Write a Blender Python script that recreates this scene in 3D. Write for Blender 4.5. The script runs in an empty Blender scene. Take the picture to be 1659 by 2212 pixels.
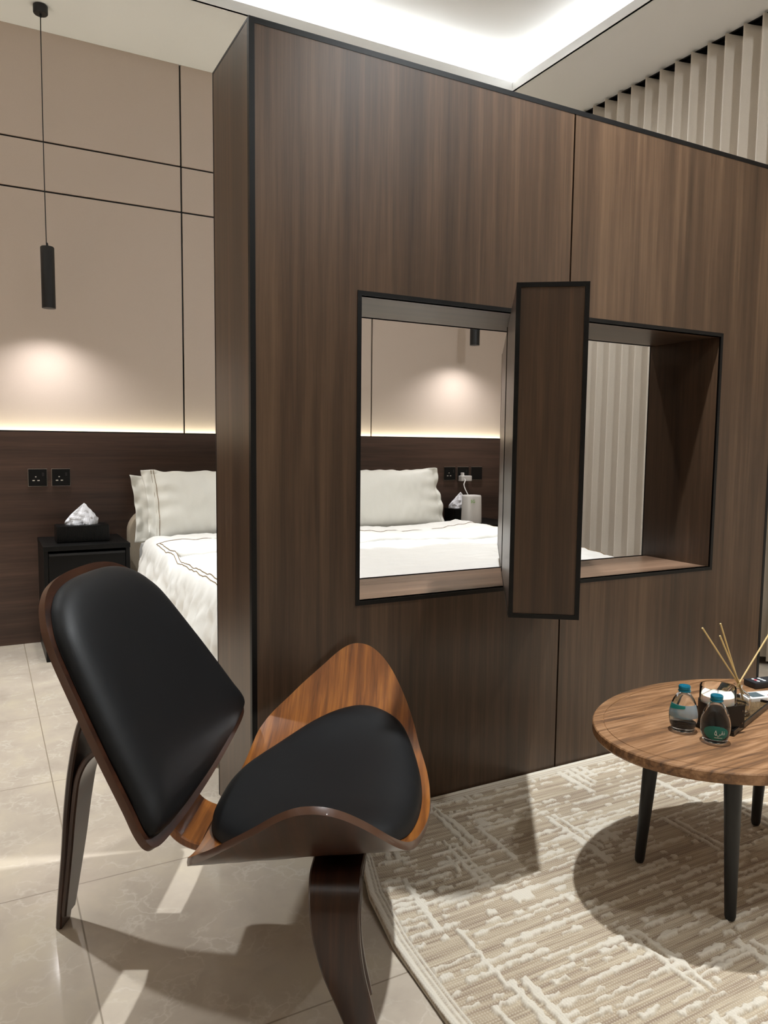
import bpy, bmesh, math, random
import numpy as np
from mathutils import Vector, Matrix, noise

# ------------------------------------------------------------------ camera, world, lights
SC = bpy.context.scene
COL = SC.collection
cam_d = bpy.data.cameras.new('camera'); cam = bpy.data.objects.new('camera', cam_d); COL.objects.link(cam)
R_ = Vector((0.88212281, -0.47090067, 0.01057898)); U_ = Vector((0.0324217, 0.08311036, 0.9960128)); F_ = Vector((0.46990232, 0.87826262, -0.08858094))
M = Matrix((R_, U_, -F_)).transposed().to_4x4(); M.translation = Vector((0, 0, 1.0))
cam.matrix_world = M
cam_d.sensor_fit = 'HORIZONTAL'; cam_d.sensor_width = 36; cam_d.lens = 36*1620.5/1659
cam_d.clip_start = .02
SC.camera = cam
SC.view_settings.view_transform = 'Standard'; SC.view_settings.look = 'None'
SC.view_settings.gamma = 1; SC.view_settings.use_curve_mapping = False
SC.view_settings.exposure = 1.4
w = bpy.data.worlds.new('world'); SC.world = w; w.use_nodes = True
w.node_tree.nodes['Background'].inputs[0].default_value = (.9, .95, 1, 1)
w.node_tree.nodes['Background'].inputs[1].default_value = 0.02

WALL_Y = 4.097; ZC = 2.9487; ZU = 3.12; XK = 2.638; YK = 3.487; XL = -1.3; YF = -1.6
PI = math.pi

def spot(name, loc, target, power, size_deg, blend=.5, radius=.03, color=(1, .95, .88)):
    l = bpy.data.lights.new(name, 'SPOT'); l.energy = power; l.spot_size = math.radians(size_deg); l.spot_blend = blend
    l.shadow_soft_size = radius; l.color = color
    o = bpy.data.objects.new(name, l); COL.objects.link(o); o.location = loc
    o.rotation_euler = (Vector(target)-Vector(loc)).to_track_quat('-Z', 'Y').to_euler(); return o
def area(name, loc, rot, sx, sy, power, color=(1, 1, 1), spread=180):
    l = bpy.data.lights.new(name, 'AREA'); l.shape = 'RECTANGLE'; l.size = sx; l.size_y = sy; l.energy = power; l.color = color
    l.spread = math.radians(spread)
    o = bpy.data.objects.new(name, l); COL.objects.link(o); o.location = loc; o.rotation_euler = rot; return o

WARM = (.93, .975, 1)
spot('downlight_living', (1.63, 1.33, ZU-.01), (1.45, 1.2, 0), 135, 96, .6, .032, WARM)
spot('downlight_bed', (1.7, 2.6, ZU-.01), (1.65, 2.7, 0), 76, 76, .9, .035, (.98, .99, 1))
spot('downlight_aisle', (-.5, 2.9, ZC-.01), (-.4, 2.8, 0), 130, 76, .9, .05, WARM)
spot('fill_spot_far_left', (-1.9, 2.5, ZC-.01), (-1.9, 2.5, 0), 300, 66, .8, .05, WARM)  # added fill spot out of view, its floor bounce raises the ambient
spot('fill_spot_behind', (.6, -1.3, ZU-.01), (.6, -1.4, 0), 260, 60, .8, .05, WARM)  # added fill behind the camera, lifts the overall bounce light
spot('fill_spot_near_left', (-1.9, .2, ZC-.01), (-1.9, .2, 0), 260, 60, .8, .05, WARM)  # added unseen fill on the left, more bounce off the floor
spot('fill_spot_curtain', (2.8, .2, ZC-.01), (2.8, .2, 0), 120, 70, .8, .05, WARM)  # added fill right of the view, bounces off the floor onto the curtain
spot('curtain_fill_living', (1.7, -.3, ZU-.02), (3.0, 1.0, 1.6), 48, 140, 1.0, .05, WARM)  # added spot without a fixture, brightens the curtain from the living side
spot('curtain_fill_bedroom', (2.1, 3.25, ZU-.02), (3.16, 2.5, 1.2), 26, 95, 1.0, .05, WARM)  # added spot without a fixture, brightens the curtain beside the bed
COVE = (.9, .95, 1)
LX = XK-XL; LY = YK-YF
# cove strips stand in the trough behind the lip and shine up on the recessed ceiling
area('cove_strip_right', (XK+.10, (YK+YF)/2, ZC+.068), (PI, 0, PI/2), LY+.2, .02, 5, COVE)
area('cove_strip_back', ((XK+XL)/2, YK+.10, ZC+.068), (PI, 0, 0), LX+.2, .02, 4.6, COVE)
area('cove_strip_left', (XL-.10, (YK+YF)/2, ZC+.068), (PI, 0, PI/2), LY+.2, .02, 5, COVE)
area('cove_strip_front', ((XK+XL)/2, YF-.10, ZC+.068), (PI, 0, 0), LX+.2, .02, 5, COVE)
area('headboard_strip', (1.2, WALL_Y-.012, 1.025), (PI, 0, 0), 3.8, .01, 3.2, (1, .97, .74))

# ------------------------------------------------------------------ helpers
def tag(o, label=None, cat=None, group=None, kind=None):
    if label: o['label'] = label
    if cat: o['category'] = cat
    if group: o['group'] = group
    if kind: o['kind'] = kind
    return o
def empty(name, loc=(0, 0, 0), rz=0, **k):
    o = bpy.data.objects.new(name, None); o.empty_display_size = .05; COL.objects.link(o)
    o.location = loc; o.rotation_euler = (0, 0, rz); tag(o, **k); return o
def link(name, me, mat=None, parent=None, smooth=True, world=True, **k):
    if mat is not None:
        for m in (mat if isinstance(mat, (list, tuple)) else [mat]): me.materials.append(m)
    if smooth is True: me.polygons.foreach_set('use_smooth', [True]*len(me.polygons))
    o = bpy.data.objects.new(name, me); COL.objects.link(o)
    if parent is not None:
        o.parent = parent
        if world:   # vertices are given in world space
            bpy.context.view_layer.update(); o.matrix_parent_inverse = parent.matrix_world.inverted()
    tag(o, **k); return o
class MB:
    """collects verts and faces of ONE mesh"""
    def __init__(s): s.v = []; s.f = []; s.mi = []; s.cur = 0
    def add(s, vs, fs, mi=None):
        n = len(s.v); s.v += [tuple(p) for p in vs]; s.f += [tuple(i+n for i in f) for f in fs]
        s.mi += [s.cur if mi is None else mi]*len(fs); return s
    def box(s, a, b, bev=0, mat=None, mi=None):
        x0, y0, z0 = a; x1, y1, z1 = b
        if bev <= 0:
            vs = [(x, y, z) for z in (z0, z1) for y in (y0, y1) for x in (x0, x1)]
            fs = [(0, 2, 3, 1), (4, 5, 7, 6), (0, 1, 5, 4), (2, 6, 7, 3), (0, 4, 6, 2), (1, 3, 7, 5)]
        else:
            bm = bmesh.new(); bmesh.ops.create_cube(bm, size=1)
            for v in bm.verts: v.co = Vector(((x0+x1)/2+v.co.x*(x1-x0), (y0+y1)/2+v.co.y*(y1-y0), (z0+z1)/2+v.co.z*(z1-z0)))
            bmesh.ops.bevel(bm, geom=bm.edges[:], offset=bev, segments=2, affect='EDGES', profile=.6)
            bm.verts.index_update(); vs = [v.co.copy() for v in bm.verts]; fs = [[v.index for v in f.verts] for f in bm.faces]; bm.free()
        if mat is not None: vs = [mat @ Vector(v) for v in vs]
        return s.add(vs, fs, mi)
    def lathe(s, prof, c=(0, 0, 0), n=48, sx=1, sy=1, mat=None, mi=None, close=False):
        vs = []; fs = []
        m = len(prof)
        for r, z in prof:
            for k in range(n):
                a = 2*PI*k/n; vs.append(Vector((c[0]+r*sx*math.cos(a), c[1]+r*sy*math.sin(a), c[2]+z)))
        for i in range(m-1):
            for k in range(n):
                fs.append((i*n+k, i*n+(k+1) % n, (i+1)*n+(k+1) % n, (i+1)*n+k))
        if not close:
            if prof[0][0] > 1e-6: fs.append(tuple(range(n-1, -1, -1)))
            if prof[-1][0] > 1e-6: fs.append(tuple((m-1)*n+k for k in range(n)))
        else:
            for k in range(n): fs.append(((m-1)*n+k, (m-1)*n+(k+1) % n, (k+1) % n, k))
        if mat is not None: vs = [mat @ v for v in vs]
        return s.add(vs, fs, mi)
    def tube(s, pts, r, n=8, mi=None):
        pts = [Vector(p) for p in pts]; rs = r if isinstance(r, (list, tuple)) else [r]*len(pts)
        vs = []; fs = []; up = Vector((0, 0, 1))
        for i, p in enumerate(pts):
            d = (pts[min(i+1, len(pts)-1)]-pts[max(i-1, 0)]).normalized()
            a = d.cross(up if abs(d.z) < .95 else Vector((1, 0, 0))).normalized(); b = d.cross(a)
            for k in range(n):
                t = 2*PI*k/n; vs.append(p+rs[i]*(math.cos(t)*a+math.sin(t)*b))
        for i in range(len(pts)-1):
            for k in range(n): fs.append((i*n+k, i*n+(k+1) % n, (i+1)*n+(k+1) % n, (i+1)*n+k))
        fs.append(tuple(range(n))); fs.append(tuple((len(pts)-1)*n+k for k in range(n-1, -1, -1)))
        return s.add(vs, fs, mi)
    def mesh(s, name='mesh', fix=True):
        me = bpy.data.meshes.new(name); me.from_pydata(s.v, [], s.f)
        me.polygons.foreach_set('material_index', s.mi)
        if fix:
            bm = bmesh.new(); bm.from_mesh(me); bmesh.ops.remove_doubles(bm, verts=bm.verts, dist=1e-6)
            bmesh.ops.recalc_face_normals(bm, faces=bm.faces); bm.to_mesh(me); bm.free()
        me.update(); return me
    def build(s, name, mat=None, parent=None, smooth=False, fix=True, angle=None, **k):
        me = s.mesh(name, fix)
        o = link(name, me, mat, parent, smooth, **k)
        if angle is not None:
            me.polygons.foreach_set('use_smooth', [True]*len(me.polygons)); me.set_sharp_from_angle(angle=math.radians(angle))
        return o

def spline(P, n=10, closed=False):
    P = [Vector(p) for p in P]; out = []; m = len(P)
    rng = range(m) if closed else range(m-1)
    for i in rng:
        p0 = P[(i-1) % m] if closed or i > 0 else P[0]; p1 = P[i]; p2 = P[(i+1) % m]
        p3 = P[(i+2) % m] if closed or i+2 < m else P[-1]
        for k in range(n):
            t = k/n
            out.append(.5*((2*p1)+(-p0+p2)*t+(2*p0-5*p1+4*p2-p3)*t*t+(-p0+3*p1-3*p2+p3)*t**3))
    if not closed: out.append(P[-1])
    return out
def smooth01(a, b, x):
    t = max(0, min(1, (x-a)/(b-a))); return t*t*(3-2*t)

# ------------------------------------------------------------------ materials
def S(hexa):
    h = hexa.lstrip('#'); c = [int(h[i:i+2], 16)/255 for i in (0, 2, 4)]
    return tuple(x/12.92 if x <= .04045 else ((x+.055)/1.055)**2.4 for x in c)+(1,)
class NT:
    def __init__(s, name):
        s.m = bpy.data.materials.new(name); s.m.use_nodes = True; s.t = s.m.node_tree; s.p = s.t.nodes['Principled BSDF']
    def n(s, typ, **k):
        x = s.t.nodes.new(typ)
        for a, b in k.items():
            if a.startswith('i_'):
                key = a[2:]; key = int(key) if key.isdigit() else key.replace('_', ' ')
                x.inputs[key].default_value = b
            else: setattr(x, a, b)
        return x
    def l(s, a, b): s.t.links.new(a, b)
    def ramp(s, fac, stops):
        r = s.n('ShaderNodeValToRGB'); e = r.color_ramp.elements
        while len(e) < len(stops): e.new(.5)
        for q, (p, c) in zip(e, stops): q.position = p; q.color = c
        s.l(fac, r.inputs[0]); return r.outputs[0]
    def coords(s, scale=(1, 1, 1), rot=(0, 0, 0)):
        tc = s.n('ShaderNodeTexCoord'); mp = s.n('ShaderNodeMapping'); mp.inputs['Scale'].default_value = scale; mp.inputs['Rotation'].default_value = rot
        s.l(tc.outputs['Object'], mp.inputs[0]); return mp.outputs[0]
    def noise(s, vec, scale, detail=4, rough=.5, dist=0):
        x = s.n('ShaderNodeTexNoise'); x.inputs['Scale'].default_value = scale; x.inputs['Detail'].default_value = detail
        x.inputs['Roughness'].default_value = rough; x.inputs['Distortion'].default_value = dist
        if vec is not None: s.l(vec, x.inputs['Vector'])
        return x.outputs[0]
    def mix(s, fac, a, b, blend='MIX'):
        x = s.n('ShaderNodeMix', data_type='RGBA', blend_type=blend)
        for i, v in ((0, fac), (6, a), (7, b)):
            if hasattr(v, 'is_output'): s.l(v, x.inputs[i])
            else: x.inputs[i].default_value = v
        return x.outputs[2]
    def math(s, op, a, b=0.0):
        x = s.n('ShaderNodeMath', operation=op)
        for i, v in ((0, a), (1, b)):
            if hasattr(v, 'is_output'): s.l(v, x.inputs[i])
            else: x.inputs[i].default_value = v
        return x.outputs[0]
    def bump(s, h, strength=.2, dist=.001):
        b = s.n('ShaderNodeBump'); b.inputs['Strength'].default_value = strength; b.inputs['Distance'].default_value = dist
        s.l(h, b.inputs['Height']); s.l(b.outputs[0], s.p.inputs['Normal'])
    def set(s, **k):
        for a, v in k.items():
            key = a.replace('_', ' ')
            if hasattr(v, 'is_output'): s.l(v, s.p.inputs[key])
            else: s.p.inputs[key].default_value = v
        return s.m
def plain(name, hexa, rough=.5, metal=0, **k):
    n = NT(name); n.set(Base_Color=S(hexa), Roughness=rough, Metallic=metal, **k); return n.m

def veneer(name, axis, dark, mid, light, rough=.36, seed=0.0, freq=1.0, spec=.5):
    """straight-grained veneer, grain running along the given axis"""
    n = NT(name)
    sc = [9*freq, 9*freq, 9*freq]; sc[axis] = .35
    v = n.coords(tuple(sc)); vf = [60*freq]*3; vf[axis] = 1.6; v2 = n.coords(tuple(vf)); vg = [260*freq]*3; vg[axis] = 7; v3 = n.coords(tuple(vg))
    a = n.noise(v, 1, 3, .55, .5); b = n.noise(v2, 1, 4, .6); c = n.noise(v3, 1, 2, .6)
    t = n.math('ADD', n.math('MULTIPLY', a, .5), n.math('ADD', n.math('MULTIPLY', b, .34), n.math('MULTIPLY', c, .16)))
    col = n.ramp(t, [(.34, dark), (.5, mid), (.66, light)])
    n.bump(c, .06, .0005)
    n.set(Base_Color=col, Roughness=rough, Specular_IOR_Level=spec); return n.m
WD, WM, WL = S('#2f2319'), S('#463426'), S('#604a37')
M_WOODV = veneer('walnut_veneer_vertical', 2, WD, WM, WL, .34)
M_WOODX = veneer('walnut_veneer_horizontal', 0, WD, WM, WL, .34)
M_WOODSILL = veneer('walnut_lining', 0, S('#4a362b'), S('#67503f'), S('#836753'), .34)
M_HEAD = veneer('walnut_headboard', 0, S('#2f221b'), S('#46332a'), S('#5d463a'), .4, freq=.8)
M_BLACK = plain('black_trim', '#050506', .4, 0, Specular_IOR_Level=.3)
M_BLACKM = plain('matte_black_metal', '#101012', .45)
M_CHROME = plain('chrome_edge', '#b9b4ae', .2, 1)

def m_wall():
    n = NT('beige_panel'); v = n.coords((1, 1, 1)); a = n.noise(v, 420, 3, .6); b = n.noise(v, 3, 2)
    col = n.mix(n.math('MULTIPLY', a, .5), S('#cdbdb0'), S('#b8a79a'))
    n.bump(a, .12, .0006); n.set(Base_Color=col, Roughness=.75); return n.m
M_WALL = m_wall()
def m_ceil(name, hx):
    n = NT(name); v = n.coords(); a = n.noise(v, 260, 2, .6); n.bump(a, .05, .0004); n.set(Base_Color=S(hx), Roughness=.85); return n.m
M_CEIL = m_ceil('ceiling_paint', '#e6e5e2')
M_PAINT = m_ceil('wall_paint', '#c9bfb2')

def m_floor():
    n = NT('polished_marble_tile')
    tc = n.n('ShaderNodeTexCoord')
    v = n.coords((1, 1, 1)); warp = n.noise(v, 7, 3, .6)
    cx = n.n('ShaderNodeVectorMath', operation='ADD'); cs = n.n('ShaderNodeVectorMath', operation='SCALE')
    nn = n.n('ShaderNodeTexNoise'); nn.inputs['Scale'].default_value = 14; nn.inputs['Detail'].default_value = 4; n.l(v, nn.inputs['Vector'])
    n.l(nn.outputs[1], cs.inputs[0]); cs.inputs['Scale'].default_value = .16; n.l(v, cx.inputs[0]); n.l(cs.outputs[0], cx.inputs[1])
    vo = n.n('ShaderNodeTexVoronoi', feature='DISTANCE_TO_EDGE'); vo.inputs['Scale'].default_value = 17; n.l(cx.outputs[0], vo.inputs['Vector'])
    vein = n.ramp(vo.outputs[0], [(0, (1, 1, 1, 1)), (.05, (.35, .35, .35, 1)), (.12, (0, 0, 0, 1))])
    fade = n.ramp(n.noise(v, 9, 3), [(.45, (0, 0, 0, 1)), (.62, (1, 1, 1, 1))])
    vf = n.math('MULTIPLY', vein, n.math('MULTIPLY', fade, .55))
    base = n.ramp(n.noise(v, 5, 5, .6, .4), [(.3, S('#b3a697')), (.5, S('#bfb2a2')), (.7, S('#c8bba6'))])
    col = n.mix(vf, base, S('#d6cdbf'))
    # joints: 0.59 m grid
    sx = n.n('ShaderNodeSeparateXYZ'); n.l(tc.outputs['Object'], sx.inputs[0])
    def joint(out, off):
        f = n.math('FRACT', n.math('DIVIDE', n.math('ADD', out, off), .59))
        d = n.math('MINIMUM', f, n.math('SUBTRACT', 1.0, f)); return n.math('LESS_THAN', d, .0028)
    j = n.math('MAXIMUM', joint(sx.outputs[0], 5.9-.152), joint(sx.outputs[1], 5.9-1.752))
    col = n.mix(j, col, S('#8b7d6b'))
    n.set(Base_Color=col, Roughness=n.math('ADD', n.math('MULTIPLY', j, .4), .09), Specular_IOR_Level=.65); return n.m
M_FLOOR = m_floor()

def fabric(name, hexa, hex2, sc=500, rough=.85, bump=.25, sheen=.0):
    n = NT(name); v = n.coords(); a = n.noise(v, sc, 3, .6)
    n.bump(a, bump, .0008); n.set(Base_Color=n.mix(a, S(hexa), S(hex2)), Roughness=rough, Sheen_Weight=sheen); return n.m
M_CURTAIN = fabric('cream_curtain_fabric', '#c8beb1', '#d8cfc3', 260, .9, .3)
M_LINEN = fabric('white_sateen_cotton', '#e6e4de', '#efede8', 300, .55, .08)
M_LINENP = fabric('white_pillow_cotton', '#dfddd3', '#e9e7de', 300, .55, .08)
M_BEIGEUP = fabric('beige_upholstery', '#b5a68f', '#c7b8a2', 350, .9, .3)
M_PIPE = plain('bronze_piping', '#7d6440', .6)
M_LEATHER = None
def m_leather():
    n = NT('black_leather'); v = n.coords(); vo = n.n('ShaderNodeTexVoronoi'); vo.inputs['Scale'].default_value = 900; n.l(v, vo.inputs['Vector'])
    n.bump(vo.outputs[0], .1, .0004); a = n.noise(v, 6, 3)
    n.set(Base_Color=S('#08090b'), Roughness=n.math('ADD', n.math('MULTIPLY', a, .1), .5), Specular_IOR_Level=.28); return n.m
M_LEATHER = m_leather()
def m_plywood(name, d, m_, l, rough, rot=(0, 0, 0)):
    n = NT(name)
    v0 = n.coords((1, 1, 1), (0, 0, math.radians(30.6)))
    def sc_(q):
        mp = n.n('ShaderNodeMapping'); mp.inputs['Scale'].default_value = q; n.l(v0, mp.inputs[0]); return mp.outputs[0]
    v = sc_((30, 3.0, 3.5)); v2 = sc_((150, 6, 7))
    a = n.noise(v, 1, 4, .6, .7); wv = n.n('ShaderNodeTexWave'); wv.inputs['Scale'].default_value = .3; wv.inputs['Distortion'].default_value = 12; wv.inputs['Detail'].default_value = 2; n.l(v, wv.inputs[0])
    t = n.math('ADD', n.math('MULTIPLY', a, .45), n.math('ADD', n.math('MULTIPLY', wv.outputs[1], .1), n.math('MULTIPLY', n.noise(v2, 1, 3, .6), .45)))
    n.set(Base_Color=n.ramp(t, [(.3, d), (.5, m_), (.68, l)]), Roughness=rough, Coat_Weight=.25, Coat_Roughness=.15); n.bump(t, .1, .0006); return n.m
M_PLY = m_plywood('stained_ash_plywood', S('#4a2712'), S('#7e4a20'), S('#a3662c'), .3)
M_PLYD = m_plywood('dark_walnut_plywood', S('#1f110b'), S('#321c12'), S('#46291a'), .28)
def m_edge():
    n = NT('layered_plywood_edge'); n.set(Base_Color=S('#4a2b18'), Roughness=.35, Coat_Weight=.2); return n.m
M_EDGE = m_edge()

# ------------------------------------------------------------------ room shell
X0, X1, Y0 = -2.6, 3.42, -2.6
fl = MB().box((X0, Y0, -.08), (X1, WALL_Y+.1, 0)).build('floor', M_FLOOR, kind='structure')
# soffit with the rectangular recess
c = MB()
T = .035
c.box((X0, YK, ZC), (X1, WALL_Y+.1, ZC+.012)).box((X0, Y0, ZC), (X1, YF, ZC+.012)).box((X0, YF, ZC), (XL, YK, ZC+.012)).box((XK, YF, ZC), (3.165, YK, ZC+.012)).box((3.33, YF, ZC), (X1, YK, ZC+.012))
ce = c.build('ceiling', M_CEIL, kind='structure')
# recess walls and upper ceiling
c = MB(); o_ = .17
c.box((XL-o_, YF-o_, ZU), (XK+o_, YK+o_, ZU+.04))
c.box((XK+o_, YF-o_, ZC+.012), (XK+o_+.02, YK+o_, ZU+.04)).box((XL-o_-.02, YF-o_, ZC+.012), (XL-o_, YK+o_, ZU+.04))
c.box((XL-o_, YK+o_, ZC+.012), (XK+o_, YK+o_+.02, ZU+.04)).box((XL-o_, YF-o_-.02, ZC+.012), (XK+o_, YF-o_, ZU+.04))
c.build('ceiling_recess', M_CEIL, ce, kind='structure')
lip = MB(); LH = .046
q = .0006
lip.box((XL, YK-q, ZC), (XK+.012, YK+.012, ZC+LH)).box((XK-q, YF, ZC), (XK+.012, YK-q, ZC+LH)).box((XL-.012, YF, ZC), (XL+q, YK+.012, ZC+LH)).box((XL, YF-.012, ZC), (XK, YF+q, ZC+LH))
lip.build('trim_1', M_CEIL, kind='structure')
# walls
MB().box((X0-.1, Y0-.1, 0), (X0, WALL_Y+.1, ZU+.1)).build('wall_left', M_PAINT, kind='structure')
MB().box((X0, Y0-.1, 0), (X1, Y0, ZU+.1)).build('wall_front', M_PAINT, kind='structure')
MB().box((X1, Y0-.1, 0), (X1+.1, WALL_Y+.1, ZU+.1)).build('wall_right', M_PAINT, kind='structure')
wb = MB().box((X0, WALL_Y+.012, 0), (X1, WALL_Y+.1, ZU+.1)).build('wall_back', M_BLACK, kind='structure')
G = [-.166-1.132, -.166, .966, 2.098, 3.23]; ZG = [0, 2.209, 2.4402, ZC]
xs = [X0]+G+[X1]; g = .0045
for i in range(len(xs)-1):
    for k in range(3):
        a = MB().box((xs[i]+(g if i else 0), WALL_Y, ZG[k]+(g if k else 0)), (xs[i+1]-(g if i < len(xs)-2 else 0), WALL_Y+.014, ZG[k+1]-(g if k < 2 else 0)), .0015)
        a.build('wall_panel', M_WALL, wb)

# headboard wall panelling
hb = empty('headboard_panelling', (1.2, 4.055, 0), label='long dark walnut wall panelling behind the bed, lit along its top edge', cat='panelling')
MB().box((X0+.01, 4.055, 0.001), (3.3, 4.073, 1.0539-.006)).build('panel', M_HEAD, hb)
MB().box((X0+.01, 4.0545, 1.0539-.006), (3.3, 4.073, 1.0539)).build('edge_strip', M_BLACK, hb)
MB().box((X0+.01, 4.073, .96), (3.3, WALL_Y-.001, .975)).build('light_shelf', M_BLACK, hb)

# ------------------------------------------------------------------ room divider
P, P2, A0, A1, ZT, XS = 1.737, 2.0423, .5665, 2.509, 1.9712, 1.5421
OA, OB, OZ0, OZ1 = .8589, 2.2119, .5925, 1.3772
rd = empty('room_divider', ((A0+A1)/2, (P+P2)/2, 0), label='freestanding walnut veneer room divider with a wide see-through opening', cat='room divider')
t = .018; e = .0135
def panel_with_hole(x0, x1, y0, y1):
    m = MB(); lo = max(x0, OA-.001); hi = min(x1, OB+.001)
    for a, b in (((x0, y0, 0), (x1, y1, OZ0)), ((x0, y0, OZ1), (x1, y1, ZT-e))): m.box(a, b)
    if lo > x0: m.box((x0, y0, OZ0), (lo, y1, OZ1))
    if hi < x1: m.box((hi, y0, OZ0), (x1, y1, OZ1))
    return m
for y0, y1 in ((P, P+t), (P2-t, P2)):
    panel_with_hole(A0+e, XS-.0030, y0, y1).build('face_panel', M_WOODV, rd)
    panel_with_hole(XS+.0030, A1-e, y0, y1).build('face_panel', M_WOODV, rd)
for za, zb in ((0, OZ0-.02), (OZ1+.02, ZT-.02)): MB().box((XS-.02, P+t, za), (XS+.02, P+t+.01, zb)).build('joint_backing', M_BLACK, rd)
MB().box((A0+.0005, P+e, 0), (A0+t, P2-.006, ZT-.006)).build('end_panel', M_WOODV, rd)
MB().box((A1-t, P+e, 0), (A1-.0005, P2-.006, ZT-.006)).build('end_panel', M_WOODV, rd)
MB().box((A0+.004, P+.004, ZT-.02), (A1-.004, P2-.004, ZT-.004)).build('top_board', M_WOODX, rd)
tr = MB()
for y0, y1 in ((P-.0008, P+e), (P2-.006, P2+.0008)):
    tr.box((A0, y0, ZT-e), (A1, y1, ZT))
    tr.box((A0, y0, 0), (A0+e, y1, ZT-e)).box((A1-e, y0, 0), (A1, y1, ZT-e))
tr.box((A0, P+e, ZT-.006), (A0+.004, P2-.006, ZT)).box((A1-.004, P+e, ZT-.006), (A1, P2-.006, ZT))
tr.build('edge_trim', M_BLACK, rd)
# opening: lining and black frames
lt = .012
li = MB().box((OA, P+.002, OZ0-lt), (OB, P2-.002, OZ0)); li.build('opening_sill', M_WOODSILL, rd)
MB().box((OA, P+.002, OZ1), (OB, P2-.002, OZ1+lt)).build('opening_head', M_WOODX, rd)
for x0, x1 in ((OA-lt, OA), (OB, OB+lt)): MB().box((x0, P+.002, OZ0-lt), (x1, P2-.002, OZ1+lt)).build('opening_jamb', M_WOODV, rd)
fr = MB(); f_ = .0115
for y0, y1 in ((P-.0012, P+.006), (P2-.004, P2+.0012)):
    fr.box((OA-f_, y0, OZ0-f_), (OB+f_, y1, OZ0)).box((OA-f_, y0, OZ1), (OB+f_, y1, OZ1+f_))
    fr.box((OA-f_, y0, OZ0), (OA, y1, OZ1)).box((OB, y0, OZ0), (OB+f_, y1, OZ1))
fr.build('opening_frame', M_BLACK, rd)
# swivelling panel standing half turned in the opening
ang = math.radians(35.6)
SM = Matrix.Translation((1.546, 1.903, 0)) @ Matrix.Rotation(-ang, 4, 'Z')   # local +Y runs along the panel
HL, HT, Z0, Z1 = .6725, .082, OZ0+.004, OZ1-.004
sp = MB().box((-HT+.001, -HL+.003, Z0+.001), (HT-.001, HL-.003, Z1-.001), mat=SM); sp = sp.build('swivel_panel', M_WOODV, rd)
q = .0105
for s in (-1, 1):
    b = MB()
    y0, y1 = sorted((s*(HL-.004), s*(HL+.0006)))
    b.box((-HT, y0, Z0), (HT, y1, Z0+q), mat=SM).box((-HT, y0, Z1-q), (HT, y1, Z1), mat=SM).box((-HT, y0, Z0+q), (-HT+q, y1, Z1-q), mat=SM).box((HT-q, y0, Z0+q), (HT, y1, Z1-q), mat=SM)
    b.build('end_frame', M_BLACK, sp)
b = MB()
for s in (-1, 1): b.box((s*HT-.0012, -.02, Z0), (s*HT+.0012, -.017, Z1), mat=SM)
b.box((-HT-.0004, -HL+.003, Z0), (-HT+.002, HL-.003, Z0+.003), mat=SM)
b.build('panel_joint', M_BLACK, sp)
for z in (OZ0, OZ1-.004): MB().lathe([(.011, 0), (.011, .004)], (1.546, 1.903, z), 20).build('pivot', M_BLACKM, sp)

# ------------------------------------------------------------------ curtain
def curtain():
    y0, y1, step = -2.2, 4.05, .0045
    n = int((y1-y0)/step); rows = [0.035, .3, .8, 1.5, 2.2, 2.8, 2.9, 2.937]
    vs = []; ny = n+1; rnd = random.Random(4)
    ph = []; a = 0
    for i in range(ny):
        y = y0+i*step; per = .0955*(1+.13*noise.noise(Vector((y*3.1, 0, 0))))
        a += 2*PI*step/per; ph.append(a)
    for z in rows:
        zz = z
        for i in range(ny):
            y = y0+i*step; p = ph[i]
            amp = .036*(1+.1*noise.noise(Vector((y*2, z*.6, 3))))
            x = 3.168-amp*(2*abs(math.sin(p/2))**1.15-1)+.004*noise.noise(Vector((y*5, z*1.1, 0)))
            yy = y+.011*math.sin(p)
            top = (-.018*(1-abs(math.sin(p/2)))) if z > 2.91 else 0
            vs.append((x, yy, zz+top))
    fs = [(r*ny+i, r*ny+i+1, (r+1)*ny+i+1, (r+1)*ny+i) for r in range(len(rows)-1) for i in range(n)]
    me = bpy.data.meshes.new('curtain'); me.from_pydata(vs, [], fs); me.update()
    o = link('curtain', me, M_CURTAIN, None, label='floor-length cream pleated curtain hanging along the right wall', cat='curtain')
    s = o.modifiers.new('thick', 'SOLIDIFY'); s.thickness = .002
    return o
cu = curtain()
tk = MB().box((3.166, -2.2, ZC-.006), (3.33, 4.09, ZC+.02)).box((3.19, -2.2, ZC-.014), (3.215, 4.09, ZC-.006)); tk.build('curtain_track', M_BLACK, label='black curtain track recessed in the ceiling above the cream curtain', cat='curtain track')

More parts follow.
